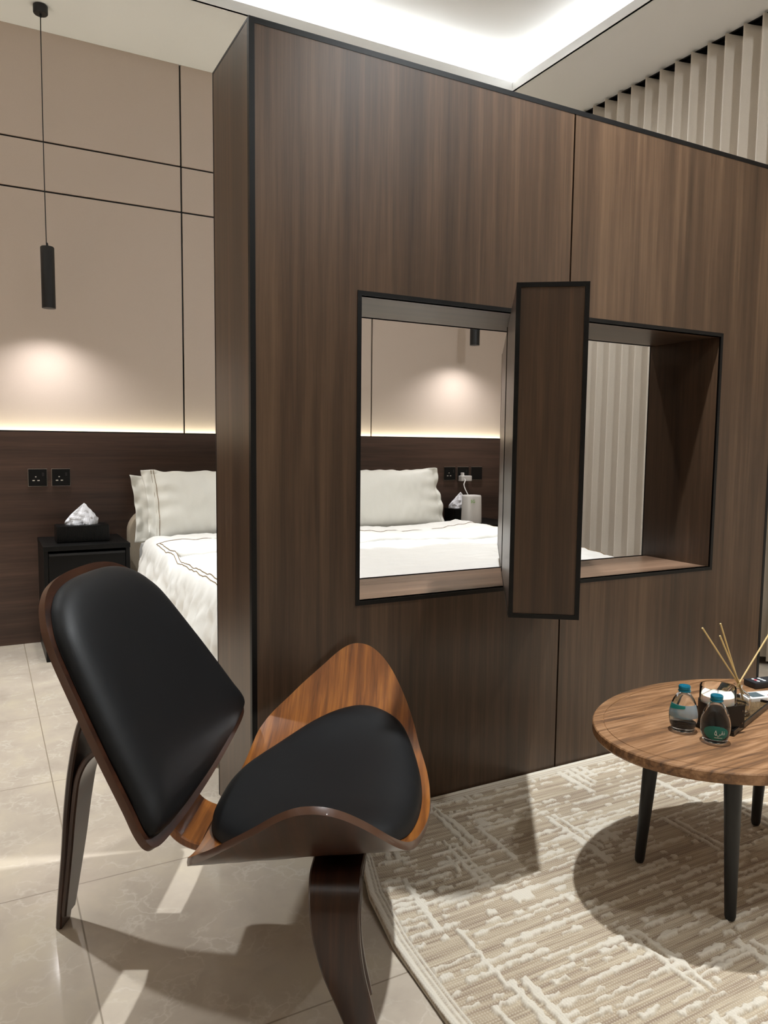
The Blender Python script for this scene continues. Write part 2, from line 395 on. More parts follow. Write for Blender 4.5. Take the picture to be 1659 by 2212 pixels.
# ------------------------------------------------------------------ pendants
M_BULB = NT('lamp_diffuser'); M_BULB.set(Base_Color=(1, 1, 1, 1), Emission_Color=(1, .95, .88, 1), Emission_Strength=6); M_BULB = M_BULB.m
def pendant(x, label):
    y = 3.87; r = empty('pendant_lamp', (x, y, 1.617), label=label, cat='lamp', group='black cylinder pendants beside the bed')
    MB().lathe([(.0, 0), (.028, 0), (.031, .004), (.031, .034), (.027, .037), (0, .037)], (x, y, ZC-.037), 40).lathe([(.004, -.014), (.005, 0)], (x, y, ZC-.037), 12).build('canopy', M_BLACKM, r, angle=40)
    pts = [(x+.004*math.sin(z*2.1), y, z) for z in np.linspace(1.905, ZC-.04, 30)]
    MB().tube(pts, .0022, 8).build('cord', M_BLACKM, r, smooth=True)
    z0 = 1.617; z1 = 1.895
    MB().lathe([(.026, 0.0), (.030, 0), (.030, z1-z0-.004), (.027, z1-z0), (.006, z1-z0), (.004, z1-z0+.016), (.0025, z1-z0+.018), (0, z1-z0+.018)][0:] , (x, y, z0), 40).build('lamp_body', M_BLACKM, r, angle=40)
    MB().lathe([(0, .003), (.0265, .003), (.0265, .0045), (0, .0045)], (x, y, z0), 32).build('diffuser', M_BULB, r)
    spot('pendant_beam', (x, y, z0-.002), (x, y+.03, 0), 9, 136, .9, .02, (1, .98, .98))
pendant(.295, 'thin black cylinder pendant hanging in front of the wall above the left nightstand')
pendant(2.69, 'short-looking black cylinder pendant seen through the divider opening, above the right nightstand')

# ------------------------------------------------------------------ sockets
M_PIN = plain('socket_pin_holes', '#d8d2c4', .5)
def socket(x, label, pins=True):
    z = .824; s = .0415; y = 4.055
    r = empty('wall_socket', (x, y, z), label=label, cat='socket', group='black wall plates on the headboard panelling')
    MB().box((x-s-.002, y-.004, z-s-.002), (x+s+.002, y, z+s+.002), .0012).build('chrome_rim', M_CHROME, r)
    MB().box((x-s, y-.011, z-s), (x+s, y-.003, z+s), .002).build('plate', M_BLACK, r)
    if pins:
        for dx, dz, w_, h_ in ((-.009, .004, .003, .0022), (-.019, -.014, .0052, .0022), (.003, -.014, .0052, .0022)):
            MB().box((x+dx-w_, y-.0118, z+dz-h_), (x+dx+w_, y-.0108, z+dz+h_)).build('pin_hole', M_PIN, r)
        MB().box((x+.019, y-.0135, z+.008), (x+.028, y-.011, z+.024), .001).build('switch', M_BLACKM, r)
    return r
socket(.2365, 'black double-edged wall socket on the panelling, leftmost above the left nightstand')
socket(.342, 'black wall socket on the panelling, right one of the pair above the left nightstand')
ZS = .824
socket(2.642, 'black wall socket beside the right pillow, left of the white plug')
socket(2.745, 'black wall socket with the white plug pushed into it')
socket(2.850, 'blank black wall plate right of the white plug', False)

# ------------------------------------------------------------------ nightstands
M_NS = fabric('black_ash_wood', '#060606', '#0f0e0d', 120, .42, .1)
M_NS.node_tree.nodes['Principled BSDF'].inputs['Specular IOR Level'].default_value = .22
def nightstand(x0, x1, label):
    y0, y1, zt = 3.655, 4.05, .53
    r = empty('nightstand', ((x0+x1)/2, (y0+y1)/2, 0), label=label, cat='nightstand', group='black nightstands beside the bed')
    MB().box((x0, y0, zt-.022), (x1, y1, zt), .002).build('top', M_NS, r)
    b = MB().box((x0+.002, y0+.004, 0), (x0+.02, y1, zt-.022)).box((x1-.02, y0+.004, 0), (x1-.002, y1, zt-.022)).box((x0+.02, y1-.012, .05), (x1-.02, y1, zt-.022)).box((x0+.02, y0+.02, .05), (x1-.02, y1-.012, .066))
    b.build('carcass', M_NS, r)
    for k in range(2):
        z0 = .07+k*.216; z1 = z0+.211
        d = MB().box((x0+.022, y0+.006, z0), (x1-.022, y0+.024, z1), .002).box((x0+.03, y0+.024, z0+.02), (x1-.03, y1-.03, z1-.03)); d = d.build('drawer', M_NS, r)
        MB().box((x0+.024, y0-.001, z1-.012), (x1-.024, y0+.006, z1-.002), .001).build('pull_edge', M_BLACKM, d)
nightstand(.226, .602, 'low black nightstand left of the bed, carrying the woven tissue box')
nightstand(2.545, 2.93, 'black nightstand right of the bed with the white router on it')

M_WEAVE = NT('black_woven_plastic'); _v = M_WEAVE.coords((1, 1, 1)); _br = M_WEAVE.n('ShaderNodeTexChecker'); _br.inputs['Scale'].default_value = 150; M_WEAVE.l(_v, _br.inputs[0]); M_WEAVE.bump(_br.outputs[1], .6, .002); M_WEAVE.set(Base_Color=S('#060606'), Roughness=.35, Specular_IOR_Level=.3); M_WEAVE = M_WEAVE.m
M_TISSUE = NT('tissue_paper'); M_TISSUE.set(Base_Color=S('#e9e9ee'), Roughness=.9, Subsurface_Weight=.0); M_TISSUE = M_TISSUE.m
def tissue_box(x0, x1, y0, y1, z0, h, label, seed):
    r = empty('tissue_box', ((x0+x1)/2, (y0+y1)/2, z0), label=label, cat='tissue box', group='black tissue boxes on the nightstands')
    b = MB().box((x0, y0, z0), (x1, y1, z0+h), .003)
    nn = 26                                            # woven ribs standing on the front and top
    for k in range(nn):
        xa = x0+.004+(x1-x0-.008)*k/nn; xb = xa+(x1-x0-.008)/nn*.62
        b.box((xa, y0-.0016, z0+.004), (xb, y0+.001, z0+h-.004)); b.box((xa, y0+.006, z0+h-.001), (xb, y1-.006, z0+h+.0014))
    b.build('box', M_WEAVE, r)
    # crumpled sheet pulled out of the slot
    rnd = random.Random(seed); cx, cy = (x0+x1)/2-.0, (y0+y1)/2; nU, nV = 40, 16; vs = []; fs = []
    pk = [rnd.uniform(-.25, .25) for _ in range(6)]
    for j in range(nV+1):
        v = j/nV
        for i in range(nU):
            a = 2*PI*i/nU
            rad = (1-v)**.8*(.062+.006*math.sin(5*a+3*v)+.004*math.sin(9*a))*(1+.45*math.sin(v*PI)*(.4+.6*math.cos(a)**2))+.002
            x = cx+rad*math.cos(a)+.012*v*v; y = cy+.42*rad*math.sin(a)+.01*math.sin(7*a+v*6)*(1-v)*.6
            z = z0+h-.004+.105*v**1.05-.010*(1-abs(math.cos(a)))*math.sin(PI*v)
            d = noise.noise(Vector((x*60, y*60, z*60+seed)))*.006
            vs.append((x+d, y+d, z+d*.5))
        for i in range(nU):
            if j < nV: fs.append((j*nU+i, j*nU+(i+1) % nU, (j+1)*nU+(i+1) % nU, (j+1)*nU+i))
    MB().add(vs, fs).build('tissue', M_TISSUE, r)
tissue_box(.292, .524, 3.76, 3.88, .5305, .078, 'black woven tissue box with a white tissue on the left nightstand', 3)
tissue_box(2.475+.11, 2.62+.11, 3.90, 4.02, .5305, .078, 'black tissue box half hidden behind the white router', 9)

# router with cable and plug
M_WPL = plain('white_plastic', '#dcd8d4', .35); M_GREEN = plain('green_print', '#7cb342', .6)
def router():
    cx, cy, z0 = 2.605, 3.745, .5305; hx, hy, h = .056, .05, .175
    r = empty('router', (cx, cy, z0), label='white upright wireless router on the right nightstand', cat='router')
    b = MB(); n = 48; vs = []; fs = []
    prof = [(0.0, .0), (.9, 0), (.97, .004), (1, .012), (.93, h-.01), (.9, h-.003), (.84, h), (0, h)]
    for s, z in prof:
        for k in range(n):
            a = 2*PI*k/n; ca, sa = math.cos(a), math.sin(a); m = (abs(ca)**4+abs(sa)**4)**(-.25)
            vs.append((cx+hx*s*m*ca*.98, cy+hy*s*m*sa, z0+z))
    for i in range(len(prof)-1):
        for k in range(n): fs.append((i*n+k, i*n+(k+1) % n, (i+1)*n+(k+1) % n, (i+1)*n+k))
    b.add(vs, fs).build('casing', M_WPL, r, angle=35)
    b = MB().lathe([(.0, 0), (.05, 0), (.05, .003), (0, .003)], (cx, cy, z0-.0005), 32); b.build('foot_ring', M_BLACKM, r)
    cu_ = bpy.data.curves.new('txt', 'FONT'); cu_.body = '5G'; cu_.size = .026; cu_.align_x = 'CENTER'; cu_.extrude = .0004
    to = bpy.data.objects.new('txt', cu_); me = bpy.data.meshes.new_from_object(to); bpy.data.objects.remove(to)
    mt = Matrix.Translation((cx-.026, cy-hy*.985-.0012, z0+.132)) @ Matrix.Rotation(PI/2, 4, 'X'); me.transform(mt)
    link('logo', me, M_GREEN, r, smooth=False)
router()
def cable():
    r = empty('power_adapter', (2.745, 4.04, .79), label='white plug and curled cable between the wall socket and the router', cat='plug')
    MB().box((2.705, 4.006, .775), (2.785, 4.0435, .81), .004).box((2.722, 4.02, .806), (2.735, 4.043, .83), .002).build('plug', M_WPL, r)
    pts = spline([(2.727, 4.006, .79), (2.722, 3.99, .78), (2.70, 3.97, .75), (2.70, 3.93, .70), (2.71, 3.90, .66), (2.72, 3.87, .6), (2.70, 3.82, .55), (2.668, 3.79, .537)], 8)
    MB().tube(pts, .0032, 8).build('cable', M_WPL, r, smooth=True)
cable()

# ------------------------------------------------------------------ bed
BX0, BX1, BY0, BY1 = .645, 2.475, 2.13, 4.0
ZB = .535
bed = empty('bed', ((BX0+BX1)/2, (BY0+BY1)/2, 0), label='double bed with white duvet, bronze piping and beige padded back', cat='bed')
def padded():
    # low beige upholstered bed back with rounded upper corners
    m = MB(); x0, x1, h, rr = .648, 2.482, .66, .12; out = []
    out += [(x0, .05)]
    for k in range(9): a = PI-PI/2*k/8; out.append((x0+rr+rr*math.cos(a), h-rr+rr*math.sin(a)))
    for k in range(9): a = PI/2-PI/2*k/8; out.append((x1-rr+rr*math.cos(a), h-rr+rr*math.sin(a)))
    out += [(x1, .05)]; n = len(out); vs = []; fs = []
    cxm = sum(p[0] for p in out)/n; czm = .35
    for y, s in ((4.05, .0), (4.05, .985), (4.04, 1), (3.985, 1), (3.972, .985), (3.968, .96), (3.966, 0)):
        for px, pz in out: vs.append((px if s == 1 else cxm+(px-cxm)*(1-(1-s)*.35 if s else 0), y, pz if s == 1 else czm+(pz-czm)*(1-(1-s)*1.0 if s else 0)))
    for i in range(6):
        for k in range(n): fs.append((i*n+k, i*n+(k+1) % n, (i+1)*n+(k+1) % n, (i+1)*n+k))
    m.add(vs, fs).build('padded_back', M_BEIGEUP, bed, angle=40)
padded()
MB().box((.70, 2.18, .05), (2.43, 3.96, .28), .01).build('base', M_BEIGEUP, bed)
MB().box((.69, 2.17, .28), (2.44, 3.965, .50), .04).build('mattress', M_LINEN, bed, angle=50)
def duvet_z(x, y):
    z = ZB+.02*noise.noise(Vector((x*2.2, y*2.2, 1)))+.007*noise.noise(Vector((x*9, y*6, 2)))
    fold = smooth01(3.02, 3.09, y+.05*noise.noise(Vector((x*3, 0, 5))))    # folded-back band
    z += .030*fold
    z += .007*noise.noise(Vector((x*24+y*10, y*20, 7)))
    return z
def duvet():
    # profile along s across the bed: drape left, top, drape right
    ny = 190; y0, y1 = 2.13, 3.60
    top = 110; dr = 34; HW = (BX1-BX0)/2; cx = (BX0+BX1)/2; vs = []; ns = dr*2+top+1
    rr = .085
    def point(s, y):   # s in [-1-L, 1+L]
        sg = -1 if s < 0 else 1; a = abs(s); d = (1-a)
        return sg, a
    for j in range(ny+1):
        y = y0+(y1-y0)*j/ny
        for i in range(ns):
            if i < dr: a = 1+(dr-i)/dr*1.0; sg = -1
            elif i > dr+top: a = 1+(i-dr-top)/dr; sg = 1
            else: q = (i-dr)/top*2-1; a = abs(q); sg = -1 if q < 0 else 1
            if a <= 1:
                xx = a*HW; x = cx+sg*xx; z = duvet_z(x, y)
                d = HW-xx
                if d < rr:
                    th = (rr-d)/rr; z -= rr*(1-math.sqrt(max(0, 1-th*th)))*.75
                out = 0
            else:
                dd = a-1; zt = duvet_z(cx+sg*HW, y)-rr*.75
                z = zt-dd*(zt-.09)
                wr = .020*math.sin(y*47+3*noise.noise(Vector((y*3, sg, 0)))+dd*2)*min(1, dd*2.2)+.030*noise.noise(Vector((y*7, dd*1.5, sg*4)))*min(1, dd*3)
                out = .012*math.sin(min(1, dd*3)*PI/2)+.05*dd*(1-.3*dd)+wr+.010*noise.noise(Vector((y*30, dd*9, 2)))
                x = cx+sg*(HW+out)
            vs.append((x, y, z))
    fs = [(j*ns+i, j*ns+i+1, (j+1)*ns+i+1, (j+1)*ns+i) for j in range(ny) for i in range(ns-1)]
    n0 = len(vs)
    # foot drape
    for k in range(1, 20):
        dd = k/19
        for i in range(ns):
            x, y, z = vs[i]; zz = z+(.09-z)*dd
            vs.append((x, y0-.02*math.sin(min(1, dd*3)*PI/2)-.008*math.sin(x*40)*dd, zz))
        a = 0 if k == 1 else n0+(k-2)*ns; b_ = n0+(k-1)*ns
        for i in range(ns-1): fs.append((b_+i, b_+i+1, a+i+1, a+i))
    me = bpy.data.meshes.new('duvet'); me.from_pydata(vs, [], fs); me.update()
    o = link('duvet', me, M_LINEN, bed)
    return o
dv = duvet()
# soft rolled end of the folded-back band
def ridge():
    m = MB(); n = 120; pts = []; rs = []
    for i in range(n+1):
        x = BX0+.05+(BX1-BX0-.10)*i/n; y = 3.07-.05*noise.noise(Vector((x*3, 0, 5)))
        pts.append((x, y, duvet_z(x, y+.06)-.012)); rs.append(.017+.004*noise.noise(Vector((x*14, 1, 1))))
    m.tube(pts, rs, 12).build('fold_roll', M_LINEN, dv, smooth=True)
ridge()
def duvet_s(x, y):
    d = min(x-BX0, BX1-x); z = duvet_z(x, y)
    if d < .085:
        th = (.085-d)/.085; z -= .085*(1-math.sqrt(max(0, 1-th*th)))*.75
    return z
def pipe_along(f, r, n=110):
    MB().tube([f(i/n) for i in range(n+1)], r, 6).build('piping', M_PIPE, dv, smooth=True)
for off in (0, .014):
    pipe_along(lambda q: (.678+off, 2.16+q*(1.27-off*0), duvet_s(.678+off, 2.16+q*1.27)+.0015), .0016)
    pipe_along(lambda q: (2.442-off, 2.16+q*1.27, duvet_s(2.442-off, 2.16+q*1.27)+.0015), .0016)
pipe_along(lambda q: (.678+1.764*q, 3.43, duvet_s(.678+1.764*q, 3.43)+.0012), .0014)

def pillow(name, cx, cy, zb, w_, h_, th, tilt, label, seed, pipe=True, back=False, fl=.045):
    r = empty(name, (cx, cy, zb), label=label, cat='pillow', group='white pillows against the padded bed back')
    nx, nz = 96, 60; vs = []; fs = []
    Mx = Matrix.Translation((cx, cy, zb)) @ Matrix.Rotation(-tilt, 4, 'X')     # leans back
    def pt(s, t, side):
        # s,t in [-1,1]; core within 1-fl
        fx = 1-fl/(w_/2); fz = 1-.006/(h_/2)
        a = min(1, abs(s)/fx); b_ = min(1, abs(t)/fz)
        core = max(0, (1-a**3.2))**.55*max(0, (1-b**3.2 if False else 1-b_**3.2))**.55
        y = -side*(th/2*core+.0025)
        edge = max(abs(s), abs(t))
        pin = 1-.05*(1-abs(t)**2)*abs(s)**2*0-.03*abs(s)**4*(1-t*t)
        x = s*w_/2*(1-.045*(1-t*t)*abs(s)**3); z = (t*h_/2)*(1-.05*(1-s*s)*abs(t)**3)+h_/2
        wob = .010*noise.noise(Vector((x*7+seed, z*7, side)))*core+.0035*noise.noise(Vector((x*34, z*15, seed+side)))*core
        if max(abs(s)/1, abs(t)/1) > .9:
            y += .034*noise.noise(Vector((x*16+seed, z*17, 4)))*smooth01(.88, 1, edge)
        # creases radiating from the seams
        y += -side*(.004*math.sin(z*70+3*noise.noise(Vector((x*4, z*4, seed))))*smooth01(.55, .95, a)*(1-b_**4)*(a < 1))
        return Mx @ Vector((x, y-wob, z))
    for side in (1, -1):
        n0 = len(vs)
        for j in range(nz+1):
            for i in range(nx+1): vs.append(pt(-1+2*i/nx, -1+2*j/nz, side))
        W = nx+1
        for j in range(nz):
            for i in range(nx): fs.append((n0+j*W+i, n0+j*W+i+1, n0+(j+1)*W+i+1, n0+(j+1)*W+i))
    N = (nx+1)*(nz+1); W = nx+1
    ring = [i for i in range(nx+1)]+[j*W+nx for j in range(1, nz+1)]+[nz*W+i for i in range(nx-1, -1, -1)]+[j*W for j in range(nz-1, 0, -1)]
    for k in range(len(ring)): a, b_ = ring[k], ring[(k+1) % len(ring)]; fs.append((a, b_, b_+N, a+N))
    MB().add(vs, fs).build('pillowcase', M_LINENP, r, smooth=True)
    if pipe:
        for q in (0, .011):
            fx = 1-(fl+q)/(w_/2); fz = .985
            for sg in (-1, 1): MB().tube([pt(sg*fx, -fz+2*fz*k/60, 1)+Vector((0, -.001, 0)) for k in range(61)], .0015, 6).build('piping', M_PIPE, r, smooth=True)
    return r
tl = math.radians(20)
pillow('pillow', 1.085, 3.665, .515, .81, .375, .125, tl, 'front white pillow at the left of the bed, with bronze double piping', 2)
pillow('pillow', 1.045, 3.80, .51, .80, .345, .09, math.radians(20), 'white pillow squeezed behind the front left one, only its ruffled edge showing', 5, pipe=False)
pillow('pillow', 1.975, 3.665, .515, .82, .375, .125, tl, 'front white pillow at the right of the bed, seen through the divider opening', 8, pipe=False, fl=.03)
pillow('pillow', 1.99, 3.80, .51, .80, .32, .09, math.radians(20), 'white pillow behind the front right one', 11, pipe=False)

# ------------------------------------------------------------------ rug
def rug():
    res = .0025; x0, x1, y0, y1 = .655, 2.25, .2, 1.733
    NX = int((x1-x0)/res); NY = int((y1-y0)/res)
    X = x0+np.arange(NX)*res; Y = y0+np.arange(NY)*res
    XX, YY = np.meshgrid(X, Y)
    rs = np.random.RandomState(7)
    def vn(px, py, seed):  # value noise
        r = np.random.RandomState(seed); n = r.rand(64, 64); ix = np.floor(px).astype(int); iy = np.floor(py).astype(int); fx = px-ix; fy = py-iy
        fx = fx*fx*(3-2*fx); fy = fy*fy*(3-2*fy); g_ = lambda a, b: n[a % 64, b % 64]
        return (g_(ix, iy)*(1-fx)*(1-fy)+g_(ix+1, iy)*fx*(1-fy)+g_(ix, iy+1)*(1-fx)*fy+g_(ix+1, iy+1)*fx*fy)*2-1
    H = np.zeros_like(XX)
    wx = XX+.0045*vn(XX*90, YY*90, 1); wy = YY+.0042*vn(XX*95+9, YY*95, 2)
    def stroke(cx, cy, lx, ly, rag):
        pad = .03; ix0 = max(0, int((cx-lx-pad-x0)/res)); ix1 = min(NX, int((cx+lx+pad-x0)/res)+1); iy0 = max(0, int((cy-ly-pad-y0)/res)); iy1 = min(NY, int((cy+ly+pad-y0)/res)+1)
        if ix0 >= ix1 or iy0 >= iy1: return
        sl = (slice(iy0, iy1), slice(ix0, ix1))
        a = wx[sl]-cx; b = wy[sl]-cy
        hx = lx; hy = ly*(1+rag*vn(XX[sl]*42+cx*90, YY[sl]*6+cy*50, 3)) if lx > ly else ly
        if lx <= ly: hx = lx*(1+rag*.4*vn(XX[sl]*6, YY[sl]*40+cx*50, 4))
        d = np.maximum(np.abs(a)-hx, np.abs(b)-hy)
        H[sl] = np.maximum(H[sl], np.clip(.5-d/.0028, 0, 1))
    y = y0
    while y < y1:                                   # broken lines running along the divider
        y += rs.uniform(.015, .028); x = x0-rs.uniform(0, .1)
        yy = y
        while x < x1:
            L = rs.choice([.008, .012, .02, .05, .1, .16], p=[.22, .22, .2, .18, .12, .06])*rs.uniform(.8, 1.3)
            gap = rs.uniform(.008, .05) if rs.rand() < .6 else rs.uniform(.06, .2)
            stroke(x+L, yy+rs.uniform(-.002, .002), L, rs.uniform(.0035, .0058), .8); x += 2*L+gap
    for _ in range(70):                             # bars across them
        cx, cy = rs.uniform(x0, x1), rs.uniform(y0, y1); L = rs.uniform(.03, .11); wdt = rs.uniform(.005, .011)
        if rs.rand() < .5: stroke(cx+wdt*2+.012, cy+rs.uniform(-.02, .02), wdt, L*.9, .3)
        stroke(cx, cy, wdt, L, .3)
    for _ in range(10):                             # ragged blocks
        cx, cy = rs.uniform(x0, x1), rs.uniform(y0, y1); stroke(cx, cy, rs.uniform(.015, .05), rs.uniform(.009, .02), .6)
    # border rolls on the left edge and on the edge at the divider
    ex = np.minimum(XX-x0, y1-YY)
    H = np.where(ex < .038, 0, H)
    bord = np.clip(1-np.abs(ex-.009)/.009, 0, 1)**.5*(ex < .018)+.7*np.clip(1-np.abs(ex-.024)/.005, 0, 1)**.5*(np.abs(ex-.024) < .005)+.7*np.clip(1-np.abs(ex-.034)/.004, 0, 1)**.5*(np.abs(ex-.034) < .004)
    rib = .5+.5*np.sin(YY*2*PI/.0125+1.2*vn(XX*8, YY*20, 8))
    Zb = .0085+H*.0056+bord*.004+.0010*rib*(1-H)*(ex > .038)+.0006*np.sin(YY*2*PI/.0062)*(H > .5)*0
    # the left edge wanders, and lifts off the tiles in shallow waves
    ky = np.array([0, .6, 1.02, 1.233, 1.389, 1.527, 1.66, 1.74]); kx = np.array([.668, .668, .677, .690, .716, .765, .79, .80])
    ed = np.interp(YY, ky, kx); wgt = np.clip(1-(XX-x0)/.5, 0, 1)
    PX = XX+(ed-x0)*wgt; PY = YY
    lift = np.clip(1-(XX-x0)/.16, 0, 1)**1.5*(.006+.006*np.sin(YY*9.5+.6))
    Zb = Zb+lift
    ztop = Zb
    co = np.stack([PX, PY, ztop], -1).reshape(-1, 3)
    # rim going down
    idx = np.arange(NX*NY).reshape(NY, NX)
    q = np.stack([idx[:-1, :-1], idx[:-1, 1:], idx[1:, 1:], idx[1:, :-1]], -1).reshape(-1, 4)
    ring = np.concatenate([idx[0, :], idx[1:, -1], idx[-1, -2::-1], idx[-2:0:-1, 0]])
    low = co[ring].copy(); low[:, 2] = np.maximum(.0015, low[:, 2]-.0085-.003)
    n0 = len(co); co = np.concatenate([co, low]); m = len(ring); k = np.arange(m)
    side = np.stack([ring, n0+k, n0+(k+1) % m, np.roll(ring, -1)], -1)
    q = np.concatenate([q, side])
    me = bpy.data.meshes.new('rug'); me.vertices.add(len(co)); me.vertices.foreach_set('co', co.ravel().astype(np.float32))
    me.loops.add(q.size); me.loops.foreach_set('vertex_index', q.ravel().astype(np.int32))
    me.polygons.add(len(q)); me.polygons.foreach_set('loop_start', (np.arange(len(q))*4).astype(np.int32)); me.update(calc_edges=True)
    at = me.attributes.new('pile', 'FLOAT', 'POINT'); pv = np.concatenate([np.clip(H+np.clip(bord*1.5, 0, 1), 0, 1).ravel(), np.ones(m)]); at.data.foreach_set('value', pv.astype(np.float32))
    n = NT('woven_rug'); a = n.n('ShaderNodeAttribute', attribute_name='pile')
    v = n.coords((1, 1, 1)); row = n.noise(n.coords((3, 90, 1)), 1, 3, .6); fine = n.noise(v, 900, 2, .7)
    wv = n.n('ShaderNodeTexWave', wave_type='BANDS', bands_direction='X'); wv.inputs['Scale'].default_value = 52; wv.inputs['Distortion'].default_value = 1.5; n.l(v, wv.inputs[0])
    wy_ = n.n('ShaderNodeTexWave', wave_type='BANDS', bands_direction='Y'); wy_.inputs['Scale'].default_value = 52; wy_.inputs['Distortion'].default_value = 1.0; n.l(v, wy_.inputs[0])
    g1 = n.ramp(row, [(.38, S('#94816e')), (.5, S('#ab9a83')), (.62, S('#bdae97'))])
    weave = n.math('MULTIPLY', wv.outputs[1], wy_.outputs[1])
    g2 = n.mix(n.math('MULTIPLY', weave, .5), g1, S('#d9cebb'))
    col = n.mix(a.outputs['Fac'], g2, n.mix(fine, S('#cdc3b2'), S('#ded6c8')))
    h = n.math('ADD', weave, n.math('MULTIPLY', fine, .4)); n.bump(h, .5, .0015)
    n.set(Base_Color=col, Roughness=.95)
    return link('rug', me, n.m, label='cream and beige rug with raised broken-line pattern under the round-edged table', cat='rug')
rug()

# ------------------------------------------------------------------ lounge chair
O = Vector((.112, 1.621, 0)); YAW = math.radians(-28.1-2.5)
chair = empty('lounge_chair', O, YAW, label='three-legged bent plywood shell chair with black leather pads', cat='chair')
MC = Matrix.Translation(O) @ Matrix.Rotation(YAW, 4, 'Z')       # local x = forward, y = far side
def W(pts): return [MC @ Vector(p) for p in pts]
def z0(u): return .272+.11*(u-.36)
def zseat(u, v): return z0(u)+.195*(min(abs(v), .46)/.44)**3.3 - .018*smooth01(.66, .78, u)*max(0, 1-abs(v)/.25)
half = [(.765, 0), (.760, .10), (.743, .20), (.727, .28), (.703, .345), (.668, .398), (.625, .430), (.58, .440), (.54, .432), (.495, .408), (.45, .380), (.415, .352), (.388, .328), (.368, .300), (.355, .262), (.348, .17), (.344, .06)]
def mirror_outline(h, n):
    pts = [Vector((u, v, 0)) for u, v in h]+[Vector((u, -v, 0)) for u, v in h[:0:-1]]
    if h[-1][1] > 0: pass
    return spline(pts, n, True)
seat_out = mirror_outline(half, 5)
def surf_seat(p):
    u, v = p; return Vector((u, v, zseat(u, v)))
def grad_n(surf, p):
    e_ = .002; a = surf((p[0]+e_, p[1]))-surf((p[0]-e_, p[1])); b = surf((p[0], p[1]+e_))-surf((p[0], p[1]-e_)); return a.cross(b).normalized()
def shell(outline, c, surf, top, bot, rings, name, mat, parent, rim_mi=None, flip=1, smooth=True):
    """closed plate: for each ring fraction r the top offset is top(r), bottom offset is bot(r), along the surface normal"""
    n = len(outline); vs = []; fs = []; mi = []
    def add_layer(off):
        base = len(vs)
        p = (c[0], c[1]); vs.append(surf(p)+flip*grad_n(surf, p)*off(0))
        for r in rings:
            for q in outline:
                p = (c[0]+(q.x-c[0])*r, c[1]+(q.y-c[1])*r); vs.append(surf(p)+flip*grad_n(surf, p)*off(r))
        return base
    a = add_layer(top); b_ = add_layer(bot); R = len(rings)
    for base in (a, b_):
        mm = 2 if (base == b_ and len(mat) > 2) else 0
        for k in range(n): fs.append((base, base+1+k, base+1+(k+1) % n)); mi.append(mm)
        for i in range(R-1):
            for k in range(n): fs.append((base+1+i*n+k, base+1+i*n+(k+1) % n, base+1+(i+1)*n+(k+1) % n, base+1+(i+1)*n+k)); mi.append(mm)
    o1 = a+1+(R-1)*n; o2 = b_+1+(R-1)*n
    # rim bulges a touch
    base = len(vs)
    for k in range(n):
        m = (vs[o1+k]+vs[o2+k])/2; cen = surf((c[0], c[1])); out = (outline[k]-Vector((c[0], c[1], 0))).normalized()
        vs.append(m+out*.0012)
    for k in range(n):
        fs.append((o1+k, o1+(k+1) % n, base+(k+1) % n, base+k)); fs.append((base+k, base+(k+1) % n, o2+(k+1) % n, o2+k)); mi += [1, 1]
    m = MB(); m.v = [tuple(v) for v in W(vs)]; m.f = fs; m.mi = mi
    return m.build(name, mat, parent, angle=45)
rg = [.15, .3, .45, .6, .72, .82, .9, .96, 1]
seat = shell(seat_out, (.565, 0), surf_seat, lambda r: 0, lambda r: -.0125, rg, 'seat_shell', [M_PLY, M_EDGE, M_PLYD], chair)
ch = [(.748, 0), (.742, .10), (.724, .20), (.700, .262), (.655, .302), (.60, .318), (.54, .308), (.49, .283), (.445, .245), (.408, .203), (.378, .162), (.355, .115), (.342, .05)]
rc = [.15, .3, .45, .6, .7, .78, .85, .9, .94, .97, .99, 1]
cush_out = mirror_outline(ch, 5)
shell(cush_out, (.56, 0), surf_seat, lambda r: .004+.040*max(0, 1-r**7)**.5, lambda r: .0008, rc, 'seat_cushion', [M_LEATHER, M_LEATHER], chair)
# back: surface parametrised by (v, z)
def surf_back(p):
    v, z = p; u = .297-.60*(z-.355); c_ = .016*(abs(v)/.33)**2; return Vector((u+c_*.857, v, z+c_*.514))
bh = [(0, .752), (.07, .750), (.13, .741), (.175, .725), (.212, .70), (.248, .655), (.281, .556), (.302, .48), (.318, .41), (.328, .375), (.322, .350), (.29, .337), (.2, .328), (.1, .323)]
bo = spline([Vector((v, z, 0)) for v, z in bh]+[Vector((0, .321, 0))]+[Vector((-v, z, 0)) for v, z in bh[:0:-1]], 5, True)
back = shell(bo, (0, .53), surf_back, lambda r: 0, lambda r: -.0125, rg, 'back_shell', [M_PLYD, M_EDGE], chair, flip=1)
def inset(o, c, d):
    out = []
    n = len(o)
    for i in range(n):
        t_ = (o[(i+1) % n]-o[(i-1) % n]).normalized(); nn = Vector((t_.y, -t_.x, 0))
        if nn.dot(o[i]-Vector((c[0], c[1], 0))) > 0: nn = -nn
        out.append(o[i]+nn*d)
    return out
shell(inset(bo, (0, .53), .014), (0, .53), surf_back, lambda r: .004+.036*max(0, 1-r**8)**.5, lambda r: .0008, rc, 'back_cushion', [M_LEATHER, M_LEATHER], chair, flip=1)
